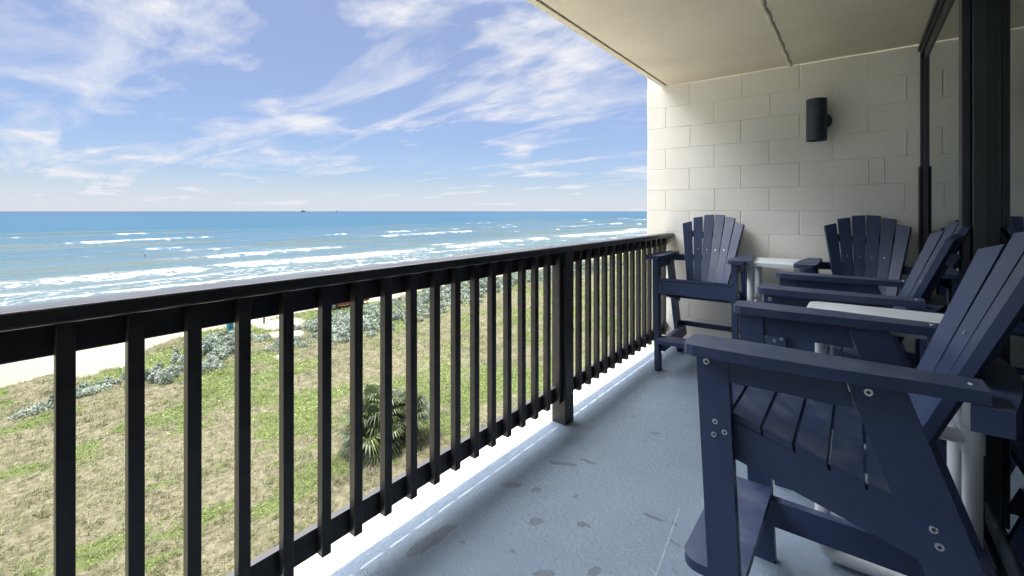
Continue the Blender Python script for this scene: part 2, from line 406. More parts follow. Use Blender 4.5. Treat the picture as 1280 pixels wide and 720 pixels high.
def vnoise(x, y, seed=0):
    xi = np.floor(x).astype(np.int64); yi = np.floor(y).astype(np.int64)
    fx = x-xi; fy = y-yi; fx = fx*fx*(3-2*fx); fy = fy*fy*(3-2*fy)
    def h(a, b):
        n = (a*374761393 + b*668265263 + seed*982451653) & 0xffffffff
        n = ((n ^ (n >> 13))*1274126177) & 0xffffffff
        return ((n ^ (n >> 16)) & 0xffff)/65535.0
    return (h(xi, yi)*(1-fx)+h(xi+1, yi)*fx)*(1-fy)+(h(xi, yi+1)*(1-fx)+h(xi+1, yi+1)*fx)*fy
def fbm(x, y, seed=0, o=4):
    s = 0; a = .5; t = 0
    for i in range(o):
        s = s+a*vnoise(x, y, seed+i*17); t += a; x = x*2.03+11.3; y = y*2.03+5.7; a *= .5
    return s/t
def sm(x, a, b):
    t = np.clip((x-a)/(b-a), 0, 1); return t*t*(3-2*t)

# ------------------------------------------------------------------ ground, beach and sea
GZ = -9.5; SEAZ = -11.0
def ground_h(x, y):
    s = -x
    h = GZ + 0*s
    h = h + (fbm(x*.09, y*.09, 3)-.5)*.9*sm(s, 6, 16)*(1-sm(s, 34, 42)) + (fbm(x*.5, y*.5, 5)-.5)*.22*(1-sm(s, 42, 48))
    h = h - sm(s, 45, 50)*.15
    h = h - sm(s, 52, 84)*1.42
    h = h - sm(s, 84, 110)*.9
    return h
def m_green(x, y):
    g = fbm(x*.42+3, y*.26, 21, 5)+.35*(fbm(x*.11, y*.08, 25, 3)-.5)+.30*(fbm(x*1.7, y*1.3, 26, 3)-.5)
    base = sm(g, .47, .70)
    edge = sm(-x, 33, 40)*sm(fbm(x*.25, y*.16, 23), .40, .55)*.9
    return np.maximum(base*.9, edge)
def m_sand(x, y):
    s = -x
    edge = 46.5 + (fbm(y*.12, y*0+2.5, 31)-.5)*4 - 6*np.exp(-((y-2)/4.5)**2) - 2.5*np.exp(-((y-9)/3)**2)
    v = sm(s, edge-.8, edge+.6)
    for (px, py, a, b) in ((-41.3, 6.6, 1.6, 1.0), (-41.9, 8.6, 1.8, 1.0), (-39.6, 19.4, 1.6, 1.3), (-34, 16.5, .7, .6), (-37.5, 24, 1.6, .7), (-44, 21, 2, 2)):
        v = np.maximum(v, np.clip(1.15-np.hypot((x-px)/a, (y-py)/b)*.6, 0, 1))
    return v
def axis(a, b, lo, hi, fine, coarse):
    """fine steps between lo and hi, growing outside"""
    mid = list(np.arange(lo, hi, fine)); out = []
    x = lo; st = fine
    while x > a: st = min(coarse, st*1.25); x -= st; out.append(x)
    up = []; x = hi; st = fine
    while x < b: up.append(x); st = min(coarse, st*1.12); x += st
    up.append(b)
    return np.array(out[::-1]+mid+up)
gx = axis(-112, 120, -50, -6, .45, 12); gy = axis(-400, 3500, -14, 90, .5, 60)
X, Y = np.meshgrid(gx, gy)
struct(grid_mesh('ground', X, Y, ground_h(X, Y), M['ground'], {'sand': m_sand(X, Y), 'green': m_green(X, Y), 'wet': sm(-X+(fbm(Y*.08, Y*0, 77)-.5)*5, 70, 78)}),
       'grassy dune ground running down to the pale sand beach', 'ground')

bm = bmesh.new(); box(bm, -12.8, -1.6, -60, 60, GZ-.6, GZ+.62)  # slab added out of view, bounces sunlight up to the balcony ceiling
struct(fin('bounce_slab', bm, M['stucco'], bevel=.02), 'unseen pale slab added at the foot of the building to bounce light onto the ceiling', 'bounce_slab')
def build_sea():
    s1 = np.concatenate([np.arange(78, 210, .5), np.arange(210, 440, 1.2)])
    y = [-110.0]
    while y[-1] < 1900: y.append(y[-1]+max(.7, .011*max(0, y[-1]-20)))
    far_s = np.array([460, 490, 540, 620, 760, 1000, 1500, 2500, 5000, 12000, 38000.])
    s = np.concatenate([s1, far_s])
    yl = np.array([-38000, -12000, -4000, -1500, -600, -300, -170.]); yh = np.array([2600, 5000, 12000, 38000.])
    y = np.concatenate([yl, np.array(y), yh])
    Sg, Yg = np.meshgrid(s, y)
    z = np.zeros_like(Sg); foam = np.zeros_like(Sg); lace = np.zeros_like(Sg); face = np.zeros_like(Sg)
    near = (1-sm(Sg, 400, 450))*(1-sm(np.abs(Yg), 1500, 1900))
    # long low swell
    z += near*(.12*np.sin((Sg+6*fbm(Yg*.02, Sg*.01, 4))*.33)+.10*(fbm(Sg*.16, Yg*.05, 8)-.5)*2)
    #   offshore, height, width, threshold of breaking, foam width, trailing lace
    crests = [(88.5, .15, 1.6, .42, .6, 2.5, 41), (97, .2, 1.8, .58, .7, 3, 42), (112, .55, 2.6, .30, 2.6, 6, 43), (121, .3, 2.4, .60, 1.2, 4, 52), (137, .75, 3.2, .58, 1.5, 18, 44),
              (156, .7, 3.4, .60, 1.5, 16, 45), (181, .85, 3.8, .58, 1.9, 18, 46), (206, .8, 3.8, .65, 1.6, 12, 53), (236, .85, 4.2, .64, 1.9, 14, 47), (300, .95, 5, .63, 2.0, 8, 48), (352, .9, 6, .67, 2, 6, 49)]
    for (s0, a, w, th, fw, tr, sd) in crests:
        sc = s0 + (fbm(Yg*.012, Yg*0+sd, sd)-.5)*.12*s0 + (fbm(Yg*.09, Yg*0+sd, sd+5)-.5)*3.2
        am = .35+1.0*fbm(Yg*.02, Yg*0+3.3, sd+2)
        d = Sg-sc                                        # + = seaward
        prof = np.where(d > 0, np.exp(-(d/(w*1.7))**2), np.exp(-(d/(w*.75))**2))
        z += near*a*am*prof
        br = sm(fbm(Yg*.022+sd*3.7, Yg*0+.5, sd+9, 3)+.16*(fbm(Yg*.3, Yg*0, sd+11, 2)-.5), th-.06, th+.13)
        rag = (fbm(Yg*.55, Sg*.6, sd+13, 4)-.5)*fw*4.0
        br = br*(.45+.75*sm(fbm(Yg*.16, Yg*0+1.5, sd+21, 4), .30, .62))
        core = np.exp(-((d+fw*.35+rag)/(fw*(.55+.9*fbm(Yg*.07, Yg*0, sd+23, 3))))**2)
        foam = np.maximum(foam, near*br*core*1.25)
        back = np.where(d > 0, np.exp(-d/tr), np.exp(d/(fw*1.6)))
        lace = np.maximum(lace, near*back*np.clip(br*1.2, 0, 1)*(.45+.75*fbm(Yg*.12, Sg*.2, sd+15)))
        face = np.maximum(face, near*(1-br)*np.exp(-((d+w*.55)/(w*.6))**2)*sm(am, .62, 1.05)*(.9 if s0 > 125 else .35))
    lace = np.maximum(lace, near*(1-sm(Sg, 106, 120))*(.10+.62*sm(fbm(Sg*.12, Yg*.05, 90), .38, .72)))
    foam = np.maximum(foam, near*.85*np.exp(-((Sg-84.2-(fbm(Yg*.05, Yg*0, 91)-.5)*4)/.6)**2))
    z = z*near
    o = grid_mesh('sea', -Sg, Yg, SEAZ+z, M['sea'], {'offshore': Sg, 'foam': foam, 'lace': lace, 'face': face})
    struct(o, 'turquoise sea with rows of white breakers rolling to the beach', 'sea')
build_sea()

# ------------------------------------------------------------------ balcony structure
WY = 4.2
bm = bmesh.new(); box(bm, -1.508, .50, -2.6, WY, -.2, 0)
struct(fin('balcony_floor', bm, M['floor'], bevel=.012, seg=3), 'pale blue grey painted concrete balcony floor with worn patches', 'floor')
bm = bmesh.new(); prism(bm, [(-.587, 1.93), (-.541, 1.52), (-.515, 1.27), (-.5195, 1.27), (-.545, 1.52), (-.591, 1.93)], lambda u, v, w: (u, v, w), -.001, .0006)
o = fin('floor', bm, M['seam']); o.name = 'floor_seam'; struct(o, 'thin pale seam line in the floor paint', 'floor seam')
CZ = 2.403
bm = bmesh.new()
box(bm, -1.445, -1.398, -2.6, WY, CZ, CZ+.06)
box(bm, -1.380, 4.0, -2.6, WY, CZ, CZ+.06)
box(bm, -1.445, 4.0, -2.6, WY, CZ+.0601, CZ+.22)
ceil = struct(fin('ceiling', bm, M['ceil'], bevel=.004, seg=2), 'beige painted concrete ceiling slab over the balcony with a drip groove', 'ceiling')
# rounded raised bead along the ceiling
bm = bmesh.new()
n = 90; pr = [(-.016, .004), (-.012, -.006), (-.004, -.011), (.004, -.011), (.012, -.006), (.016, .004)]
rings = []
for i in range(n+1):
    yy = -2.6+(WY+2.6)*i/n; dx = .003*math.sin(i*1.7)+.002*math.sin(i*4.1)
    rings.append([bm.verts.new((-.413+dx+u*(1+.12*math.sin(i*2.3)), yy, CZ+v)) for u, v in pr])
for a, b in zip(rings, rings[1:]):
    for i in range(len(pr)-1): bm.faces.new((a[i], b[i], b[i+1], a[i+1]))
fin('ceiling_bead', bm, M['caulk'], ceil, smooth=True)

# end wall of painted concrete block
wall = thing('block_wall', 'cream painted concrete block wall closing the far end of the balcony', 'wall', (0, WY, 0))
bm = bmesh.new()
H, Lb = .192, .42
rr = random.Random(3)
for k in range(-7, 6):
    z0 = 1.247+k*H; z1 = z0+H
    x = -1.402-.42 if k % 2 == 0 else -1.402-.21
    z0 = max(z0, -.2)
    cuts = []
    while x < .56: cuts.append(x); x += Lb
    cuts += [.56]
    cuts = [max(c, -1.585) for c in cuts]
    if k in (1, ): cuts = sorted(cuts+[.16])
    for a, b in zip(cuts, cuts[1:]):
        if b-a < .02: continue
        j = .0034; pz = rr.uniform(-.0005, .0005)
        vs = box(bm, a+j*rr.uniform(.4, 1.6), b-j*rr.uniform(.4, 1.2), 0+pz, .10, z0+.0012, z1-.0016)
        for v in vs:
            v.co.y += rr.uniform(-.0003, .0003) if v.co.y < .05 else 0
fin('blocks', bm, M['wall'], wall, bevel=.003, seg=2)
bm = bmesh.new(); box(bm, -1.580, .56, .0036, .20, -.3, 3.2)
fin('mortar', bm, M['wall'], wall)
# hardened paint beads in some upright joints
bm = bmesh.new()
for (x, k) in ((.064, 5), (-.776, 5), (.274, 4), (.274, 2), (-1.196, 3), (-.566, 4), (.064, 1), (.156, 1), (-.146, 2), (-.146, 0), (-.986, 0)):
    z0 = 1.247+k*H+.01; 
    cyl(bm, (x+.004, .001, z0), (x+.004+rr.uniform(-.002, .002), .001, z0+H-.02), rr.uniform(.003, .0055), 8)
fin('paint_beads', bm, M['wall'], wall, smooth=True)

bm = bmesh.new(); box(bm, -1.58, .56, -2.85, -2.602, -.3, 3.2)
struct(fin('end_wall', bm, M['wall']), 'cream painted wall closing the near end of the balcony', 'wall')
# railing -----------------------------------------------------------
rail = thing('balcony_railing', 'dark brown black painted wooden railing with square balusters along the balcony edge', 'railing', (-1.375, 0, 0))
RX = -1.375
Y0, Y1 = -2.5, WY-.004
def rbox(name, x0, x1, y0, y1, z0, z1, bev=.004, seg=2, mat='rail'):
    bm = bmesh.new(); box(bm, x0-RX, x1-RX, y0, y1, z0, z1); return fin(name, bm, M[mat], rail, bevel=bev, seg=seg)
rbox('handrail', -1.418, -1.325, Y0, Y1, CAMZ-.2365, CAMZ-.2, .008, 3)
PY = [-1.06, 2.32]
segs = [(Y0, PY[0]-.05), (PY[0]+.05, PY[1]-.05), (PY[1]+.05, Y1)]
for (a, b) in segs:
    rbox('rail_board', -1.436 if a < 2 else -1.430, -1.392, a+.001, b-.001, CAMZ-.315, CAMZ-.2375)
    bm = bmesh.new()       # outer side widened at the foot, shaped to narrow the sunlit strip
    prism(bm, [(-1.392, CAMZ-1.11), (-1.442, CAMZ-1.11), (-1.440, CAMZ-1.09), (-1.416, CAMZ-1.027), (-1.392, CAMZ-1.027)], lambda u, v, w: (u-RX, w, v), a+.001, b-.001)
    fin('bottom_rail', bm, M['rail'], rail, bevel=.004)
for py in PY:
    p = rbox('post', -1.434, -1.338, py-.047, py+.047, .0, CAMZ-.2375, .006, 2)
    for z in (.145, .62):
        bm = bmesh.new(); cyl(bm, (-1.39-RX, py-.048, z), (-1.39-RX, py-.0455, z), .0085, 14); fin('bolt', bm, M['socket'], p)
    for z, dy in ((.10, -.012), (.17, .02)):
        bm = bmesh.new(); cyl(bm, (-1.336-RX, py+dy, z), (-1.3395-RX, py+dy, z), .006, 12); fin('bolt', bm, M['steel'], p)
# balusters at 121 mm
bm = bmesh.new(); box(bm, -.016, .016, -.016, .016, CAMZ-1.1105, CAMZ-.238)
proto = fin('baluster', bm, M['rail'], rail, bevel=.003, seg=2)
SP = .1213
ys = [2.512-.016-SP*2+SP*i for i in range(-40, 18)]
ys = [y for y in ys if Y0+.03 < y < Y1-.03 and all(abs(y-p) > .066 for p in PY)]
for i, y in enumerate(ys):
    o = proto if i == 0 else proto.copy()
    if i: COL.objects.link(o); o.parent = rail
    o.location = (-1.3755-RX+rr.uniform(-.001, .001), y+rr.uniform(-.003, .003), rr.uniform(-.003, .0))
    o.rotation_euler = (rr.uniform(-.002, .002), rr.uniform(-.001, .001), rr.uniform(-.03, .03))

# sliding door ------------------------------------------------------
door = thing('sliding_door', 'dark framed sliding glass door along the inner side of the balcony', 'sliding door', (.40, 0, 0))
def dbox(name, x0, x1, y0, y1, z0, z1, mat='frame', bev=.004):
    bm = bmesh.new(); box(bm, x0-.40, x1-.40, y0, y1, z0, z1); return fin(name, bm, M[mat], door, bevel=bev)
hd = dbox('header', .352, .47, -2.6, WY-.003, 2.325, CZ-.002)
bm = bmesh.new(); box(bm, .340-.40, .3515-.40, -2.6, WY-.003, 2.35, 2.375); fin('header_trim', bm, M['frame'], hd, bevel=.003)
dbox('jamb', .352, .46, WY-.06, WY-.003, .03, 2.324)
dbox('jamb', .343, .3515, WY-.075, WY-.003, .03, 1.55)
dbox('stile', .335, .362, 2.52, 2.585, .03, 2.324)
dbox('stile', .364, .4085, 2.50, 2.585, .03, 2.324, 'frame2')
dbox('stile', .365, .395, WY-.115, WY-.061, .06, 2.28)
dbox('sill', .345, .49, -2.6, WY-.003, .0005, .028)
dbox('track', .372, .380, -2.6, WY-.062, .0285, .045)
dbox('track', .430, .438, -2.6, WY-.062, .0285, .045)
dbox('bottom_rail', .366, .388, 2.586, WY-.116, .046, .13)
dbox('bottom_rail', .396, .414, -2.6, 2.499, .046, .13, 'frame2')
dbox('top_rail', .366, .388, 2.586, WY-.116, 2.262, 2.3245)
dbox('top_rail', .396, .414, -2.6, 2.499, 2.262, 2.3245, 'frame2')
dbox('glass_pane', .374, .380, 2.586, WY-.116, .131, 2.261, 'glass', 0)
dbox('glass_pane', .402, .408, -2.6, 2.499, .131, 2.261, 'glass', 0)
dbox('stile', .396, .414, -.6, -.54, .131, 2.261, 'frame2')
# dim room behind the glass
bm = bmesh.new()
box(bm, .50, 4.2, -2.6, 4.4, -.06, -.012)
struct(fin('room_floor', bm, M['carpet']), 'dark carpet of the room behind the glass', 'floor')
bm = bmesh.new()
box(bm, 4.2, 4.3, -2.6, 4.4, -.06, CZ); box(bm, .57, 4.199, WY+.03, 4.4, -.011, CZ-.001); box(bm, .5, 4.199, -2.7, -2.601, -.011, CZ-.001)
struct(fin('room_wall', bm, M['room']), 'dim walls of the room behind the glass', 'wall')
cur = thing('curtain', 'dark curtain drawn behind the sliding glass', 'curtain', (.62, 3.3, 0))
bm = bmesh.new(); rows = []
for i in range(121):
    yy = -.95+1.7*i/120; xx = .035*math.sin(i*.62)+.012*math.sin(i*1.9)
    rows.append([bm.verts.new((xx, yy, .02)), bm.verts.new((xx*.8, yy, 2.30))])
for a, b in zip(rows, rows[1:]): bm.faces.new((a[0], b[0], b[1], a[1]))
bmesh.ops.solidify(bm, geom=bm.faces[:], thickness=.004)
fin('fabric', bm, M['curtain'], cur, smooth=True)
# lower storeys of the building under the balcony
bld = thing('apartment_building', 'pale stucco lower storeys of the building under the balcony', 'building', (2.5, .5, GZ))
bm = bmesh.new(); box(bm, -2.0, 8, -14, 14, -1, 9.24); fin('wall', bm, M['stucco'], bld)
for z in (2.9, 5.9):
    bm = bmesh.new(); box(bm, -4.03, -2.001, -14, 14, z, z+.2); fin('balcony_slab', bm, M['stucco'], bld, bevel=.01)

# wall lamp ---------------------------------------------------------
lamp = thing('wall_lamp', 'dark blue grey cylinder wall lamp on the cream block wall', 'wall lamp', (-.236, WY-.11, 1.93))
bm = bmesh.new(); r = .066
# hollow tube with open ends
for (ra, rb, za, zb) in ((r, r, -.155, .155), (r-.006, r-.006, -.155, .155)):
    cyl(bm, (0, 0, za), (0, 0, zb), ra, 40, cap=False)
bm.verts.ensure_lookup_table(); vs = [v for v in bm.verts]
for zz in (-.155, .155):
    ring_o = sorted([v for v in vs if abs(v.co.z-zz) < 1e-4 and v.co.xy.length > r-.003], key=lambda v: math.atan2(v.co.y, v.co.x))
    ring_i = sorted([v for v in vs if abs(v.co.z-zz) < 1e-4 and v.co.xy.length < r-.003], key=lambda v: math.atan2(v.co.y, v.co.x))
    for i in range(40): bm.faces.new((ring_o[i], ring_o[(i+1) % 40], ring_i[(i+1) % 40], ring_i[i]))
fin('lamp_shade', bm, M['lamp'], lamp, smooth=True)
bm = bmesh.new(); cyl(bm, (0, 0, -.06), (0, 0, .06), r-.0075, 24); fin('lamp_core', bm, M['socket'], lamp, smooth=True)
bm = bmesh.new(); box(bm, -.02, .075, r*.55, .085, -.030, .036); fin('bracket', bm, M['lamp'], lamp, bevel=.006)
bm = bmesh.new(); cyl(bm, (.035, .0851, .003), (.035, .108, .003), .058, 32); fin('wall_plate', bm, M['lamp'], lamp, bevel=.003)

# ------------------------------------------------------------------ balcony chairs
ARM = .90
def add_bolt(parent, p, axis_, r=.0078):
    """round bolt head at p, facing axis_"""
    a = Vector(axis_).normalized()
    bm = bmesh.new(); p = Vector(p)
    cyl(bm, p-a*.002, p+a*.0022, r, 18, r*.86)
    b = fin('bolt', bm, M['steel'], parent, smooth=True)
    bm = bmesh.new(); cyl(bm, p+a*.0018, p+a*.0026, r*.45, 10); fin('bolt_socket', bm, M['socket'], b)
    return b
def add_bolt_on_thing(parent, p, axis_, r=.0078):
    return add_bolt(parent, p, axis_, r)
def make_chair():
    t = thing('tall_adirondack_chair', 'x', 'chair')
    side = lambda f, z, l: (l, -f, z)
    TH = .034
    nv = M['navy']
    top = ARM-.028
    for s in (-1, 1):
        # front leg, raked slightly
        bm = bmesh.new()
        prism(bm, [(.345, top), (.266, top), (.226, 0), (.300, 0)], side, s*.261, s*.295)
        leg = fin('leg', bm, nv, t, bevel=.004)
        add_bolt(leg, side(.318, top-.028, s*.295), (s, 0, 0), .0092)
        for (f, z) in ((.300, .690), (.277, .668), (.303, .655)): add_bolt(leg, side(f-.004, z, s*.295), (s, 0, 0), .0075)
        # rear leg: wide slanting board
        bm = bmesh.new()
        prism(bm, [(.022, top), (-.082, top), (-.385, 0), (-.285, 0)], side, s*.261, s*.295)
        leg = fin('leg', bm, nv, t, bevel=.004)
        add_bolt(leg, side(-.022, top-.028, s*.295), (s, 0, 0), .0092)
        for (f, z) in ((-.128, .585), (-.137, .553)): add_bolt(leg, side(f, z, s*.295), (s, 0, 0), .0085)
        # rail under the arm
        bm = bmesh.new(); prism(bm, [(.265, top-.001), (.265, top-.072), (.006, top-.072), (.022, top-.001)], side, s*.270, s*.292)
        fin('arm_rail', bm, nv, t, bevel=.003)
        # seat rail
        bm = bmesh.new(); prism(bm, [(.3305, .708), (.3305, .610), (-.16, .478), (-.18, .565), (-.06, .598)], side, s*.2285, s*.2605)
        fin('seat_rail', bm, nv, t, bevel=.004)
        # lower rail
        bm = bmesh.new(); prism(bm, [(.272, .240), (.262, .150), (-.36, .150), (-.325, .240)], side, s*.2285, s*.2605)
        lr = fin('lower_rail', bm, nv, t, bevel=.004)
        # arm
        o_ = [(.236, .335), (.243, .352), (.258, .362), (.340, .362), (.356, .352), (.362, .335), (.362, .20), (.356, .05), (.340, -.10), (.333, -.206), (.250, -.206), (.248, -.10), (.243, .05), (.236, .20)]
        bm = bmesh.new(); prism(bm, o_, lambda l, f, z: (s*l, -f, z), ARM-.027, ARM)
        arm = fin('arm', bm, nv, t, bevel=.007, seg=3)
        add_bolt(arm, (s*.295, .185, ARM), (0, 0, 1), .008)
    # seat slats
    bm = bmesh.new(); sl = -.092/.29
    ang = math.atan(.092/.283)
    f0 = .331
    for i in range(6):
        fa = f0-i*.0705; fb = fa-.0635
        za = .733-(f0-fa)*.30; zb = .733-(f0-fb)*.30
        hw = .2603 if i > 0 else .2603
        nf = math.sin(ang)*.022; nz = math.cos(ang)*.022
        prism(bm, [(fa, za), (fb, zb), (fb-nf*.3, zb-nz), (fa-nf*.3, za-nz)], side, -hw, hw)
    st = fin('seat', bm, nv, t, bevel=.0035)
    bm = bmesh.new(); prism(bm, [(.3285, .7085), (.3075, .7085), (.3075, .612), (.3285, .612)], side, -.2283, .2283)
    fin('front_board', bm, nv, t, bevel=.004)
    # fan back: local plane, u lateral, w up the slope
    b0 = Vector((0, .119, .585)); b1 = Vector((0, .386, 1.205)); up = (b1-b0).normalized(); Lw = (b1-b0).length
    nrm = Vector((1, 0, 0)).cross(up).normalized()           # towards the front is -nrm*?
    if nrm.y > 0: nrm = -nrm
    bm = bmesh.new()
    piv = -.87
    KC = 1.35
    def curve(r_, a): return KC*r_*a*a         # hollow of the back: the outer slats come forward
    def frame3(u, w, tt): q = b0+up*w+nrm*tt; return (u, q.y, q.z)
    PA = R(3.35)
    for i in range(6):
        a = PA*(i-2.5); mir = min(i, 5-i)
        dirv = Vector((math.sin(a), math.cos(a)))
        yaw = math.atan(2*KC*a)
        top_w = {0: Lw-.062, 1: Lw-.016, 2: Lw+.002}[mir]-piv
        dt = {0: .022, 1: .013, 2: .004}[mir]
        wb, wt = .0262, .0382
        right = i > 2
        out = [(-piv, -wb), (-piv, wb), (top_w-(dt if right else 0), wt), (top_w-(0 if right else dt), -wt)]
        def fn(r_, e, tt):
            u0 = dirv.x*r_; w0 = piv+dirv.y*r_-dirv.x*e
            u = u0+dirv.y*e*math.cos(yaw)-tt*math.sin(yaw)
            t2 = curve(r_, a)+e*math.sin(yaw)+tt*math.cos(yaw)
            return frame3(u, w0, t2)
        prism(bm, out, fn, 0, .022)
    bk = fin('backrest', bm, nv, t, bevel=.004)
    for i in range(1, 5):
        a = PA*(i-2.5); w = .355; u0 = math.sin(a)*(w-piv); yaw = math.atan(2*KC*a)
        nn = (nrm*math.cos(yaw)-Vector((1, 0, 0))*math.sin(yaw)).normalized()
        q = Vector(frame3(u0, w, curve(w-piv, a)))+nn*.022
        add_bolt(bk, q, nn, .0048)
    bm = bmesh.new(); hw = .205; n_ = 14; va = []
    for k in range(n_+1):
        u = -hw+2*hw*k/n_
        va.append([bm.verts.new(frame3(u, w, curve(w-piv, u/(w-piv))+t_)) for (w, t_) in ((.475, -.004), (.525, -.004), (.525, -.030), (.475, -.030))])
    for A_, B_ in zip(va, va[1:]):
        for k in range(4): bm.faces.new((A_[k], A_[(k+1) % 4], B_[(k+1) % 4], B_[k]))
    bm.faces.new(va[0]); bm.faces.new(va[-1][::-1])
    fin('back_batten', bm, nv, t, bevel=.004)
    bm = bmesh.new(); pl = []
    for k in range(11): l = -.338+.676*k/10; pl.append((l, -.250+.074*(abs(l)/.338)**1.5))
    for k in range(11): l = .338-.676*k/10; pl.append((l, -.302+.066*(abs(l)/.338)**1.5))
    prism(bm, pl, lambda l, f, z: (l, -f, z), top-.052, top-.001)
    fin('crossbeam', bm, nv, t, bevel=.005)
    bm = bmesh.new(); prism(bm, [(-.122, .575), (-.122, .51), (-.145, .51), (-.145, .575)], side, -.228, .228)
    fin('back_batten', bm, nv, t, bevel=.004)
    # footrest with rounded front corners
    pl = [(-.259, .235), (.259, .235)]
    for k in range(7): a = R(90*k/6); pl.append((.259-.05+.05*math.cos(a) if k else .259, .348+.05*math.sin(a)))
    for k in range(7): a = R(90-90*k/6); pl.append((-(.259-.05+.05*math.cos(a)) if k < 6 else -.259, .348+.05*math.sin(a)))
    bm = bmesh.new(); prism(bm, pl, lambda l, f, z: (l, -f, z), .2405, .268); fin('footrest', bm, nv, t, bevel=.005, seg=3)
    bm = bmesh.new(); prism(bm, [(-.295, .285), (-.275, .285), (-.275, .245), (-.295, .245)], side, -.2604, .2604); fin('stretcher', bm, nv, t, bevel=.003)
    return t
chair = make_chair()
spots = [((-.965, 3.795, 0), R(1), 'navy tall adirondack chair in the far corner between the railing and the block wall'),
         ((.045, 3.80, 0), R(-2), 'navy tall adirondack chair against the block wall beside the glass door'),
         ((.005, 2.655, 0), R(-90), 'navy tall adirondack chair facing the sea, between the near table and the far door corner'),
         ((0.0, 1.57, 0), R(-90), 'nearest navy tall adirondack chair, large at the right front, facing the sea')]
for i, (loc, rz, lab) in enumerate(spots):
    o = chair if i == 0 else copy_tree(chair)
    o.location = loc; o.rotation_euler = (0, 0, rz)
    tag(o, lab, 'chair', 'navy balcony chairs')

# ------------------------------------------------------------------ white side tables with pipe legs
def tube(bm, pts, r, seg=18):
    pts = [Vector(p) for p in pts]; prev = None; d0 = (pts[1]-pts[0]).normalized()
    ref = Vector((0, 0, 1)) if abs(d0.z) < .9 else Vector((1, 0, 0)); nx = d0.cross(ref).normalized()
    rings = []
    for i, p in enumerate(pts):
        d = (pts[min(i+1, len(pts)-1)]-pts[max(i-1, 0)]).normalized()
        nx = (nx-d*nx.dot(d)).normalized(); ny = d.cross(nx)
        rings.append([bm.verts.new(p+(nx*math.cos(2*math.pi*k/seg)+ny*math.sin(2*math.pi*k/seg))*r) for k in range(seg)])
    for a, b in zip(rings, rings[1:]):
        for k in range(seg): bm.faces.new((a[k], a[(k+1) % seg], b[(k+1) % seg], b[k]))
    bm.faces.new(rings[0][::-1]); bm.faces.new(rings[-1])
def arc3(p, q, c, n=7):
    p, q, c = Vector(p), Vector(q), Vector(c); a, b = p-c, q-c
    return [c+a*math.cos(math.pi/2*i/n)+b*math.sin(math.pi/2*i/n) for i in range(n+1)]
def make_table(name, lab, w, d, h, loc, legx, legy, rz=0):
    """w along local x, d along local y, centred; two U-shaped pipe frames"""
    t = thing(name, lab, 'table', loc, rz, 'white side tables')
    rc = .05; pl = []
    for (cx, cy, a0) in ((w/2-rc, d/2-rc, 0), (-w/2+rc, d/2-rc, 90), (-w/2+rc, -d/2+rc, 180), (w/2-rc, -d/2+rc, 270)):
        for k in range(7): a = R(a0+90*k/6); pl.append((cx+rc*math.cos(a), cy+rc*math.sin(a)))
    bm = bmesh.new(); prism(bm, pl, lambda u, v, z: (u, v, z), h-.026, h); fin('tabletop', bm, M['tabletop'], t, bevel=.006, seg=3)
    r = .0235
    for y in (-legy, legy):
        for s in (-1, 1):
            bm = bmesh.new(); x = s*legx; e = .045
            tube(bm, [(x, y, h-.027), (x, y, .03+e)]+arc3((x, y, .03+e), (x-s*e, y, .03), (x-s*e, y, .03+e))+[(x-s*.10, y, .03)], r)
            lg = fin('leg', bm, M['pvc'], t, smooth=True)
            bm = bmesh.new(); tube(bm, [(x, y, .545-.04), (x, y, .545+.04)], r+.005); fin('pipe_tee', bm, M['pvc'], lg, smooth=True)
            bm = bmesh.new(); tube(bm, [(x, y, h-.075), (x, y, h-.0275)], r+.0045); fin('pipe_collar', bm, M['pvc'], lg, smooth=True)
        bm = bmesh.new(); tube(bm, [(-legx+.10, y, .03), (legx-.10, y, .03)], r*.97); fin('base_pipe', bm, M['pvc'], t, smooth=True)
        bm = bmesh.new(); tube(bm, [(-legx+.015, y, .545), (legx-.015, y, .545)], r*.92); fin('cross_pipe', bm, M['pvc'], t, smooth=True)
    for x in (-legx, legx):
        bm = bmesh.new(); tube(bm, [(x, -legy+.02, .545), (x, legy-.02, .545)], r*.9); fin('cross_pipe', bm, M['pvc'], t, smooth=True)
    return t
make_table('side_table', 'white side table with pipe legs against the block wall between the two far chairs', .42, .46, .875, (-.465, 3.87, 0), .150, .17)
make_table('side_table', 'white side table with pipe legs between the two chairs by the glass door', .50, .37, .866, (.095, 2.11, 0), .19, .145)

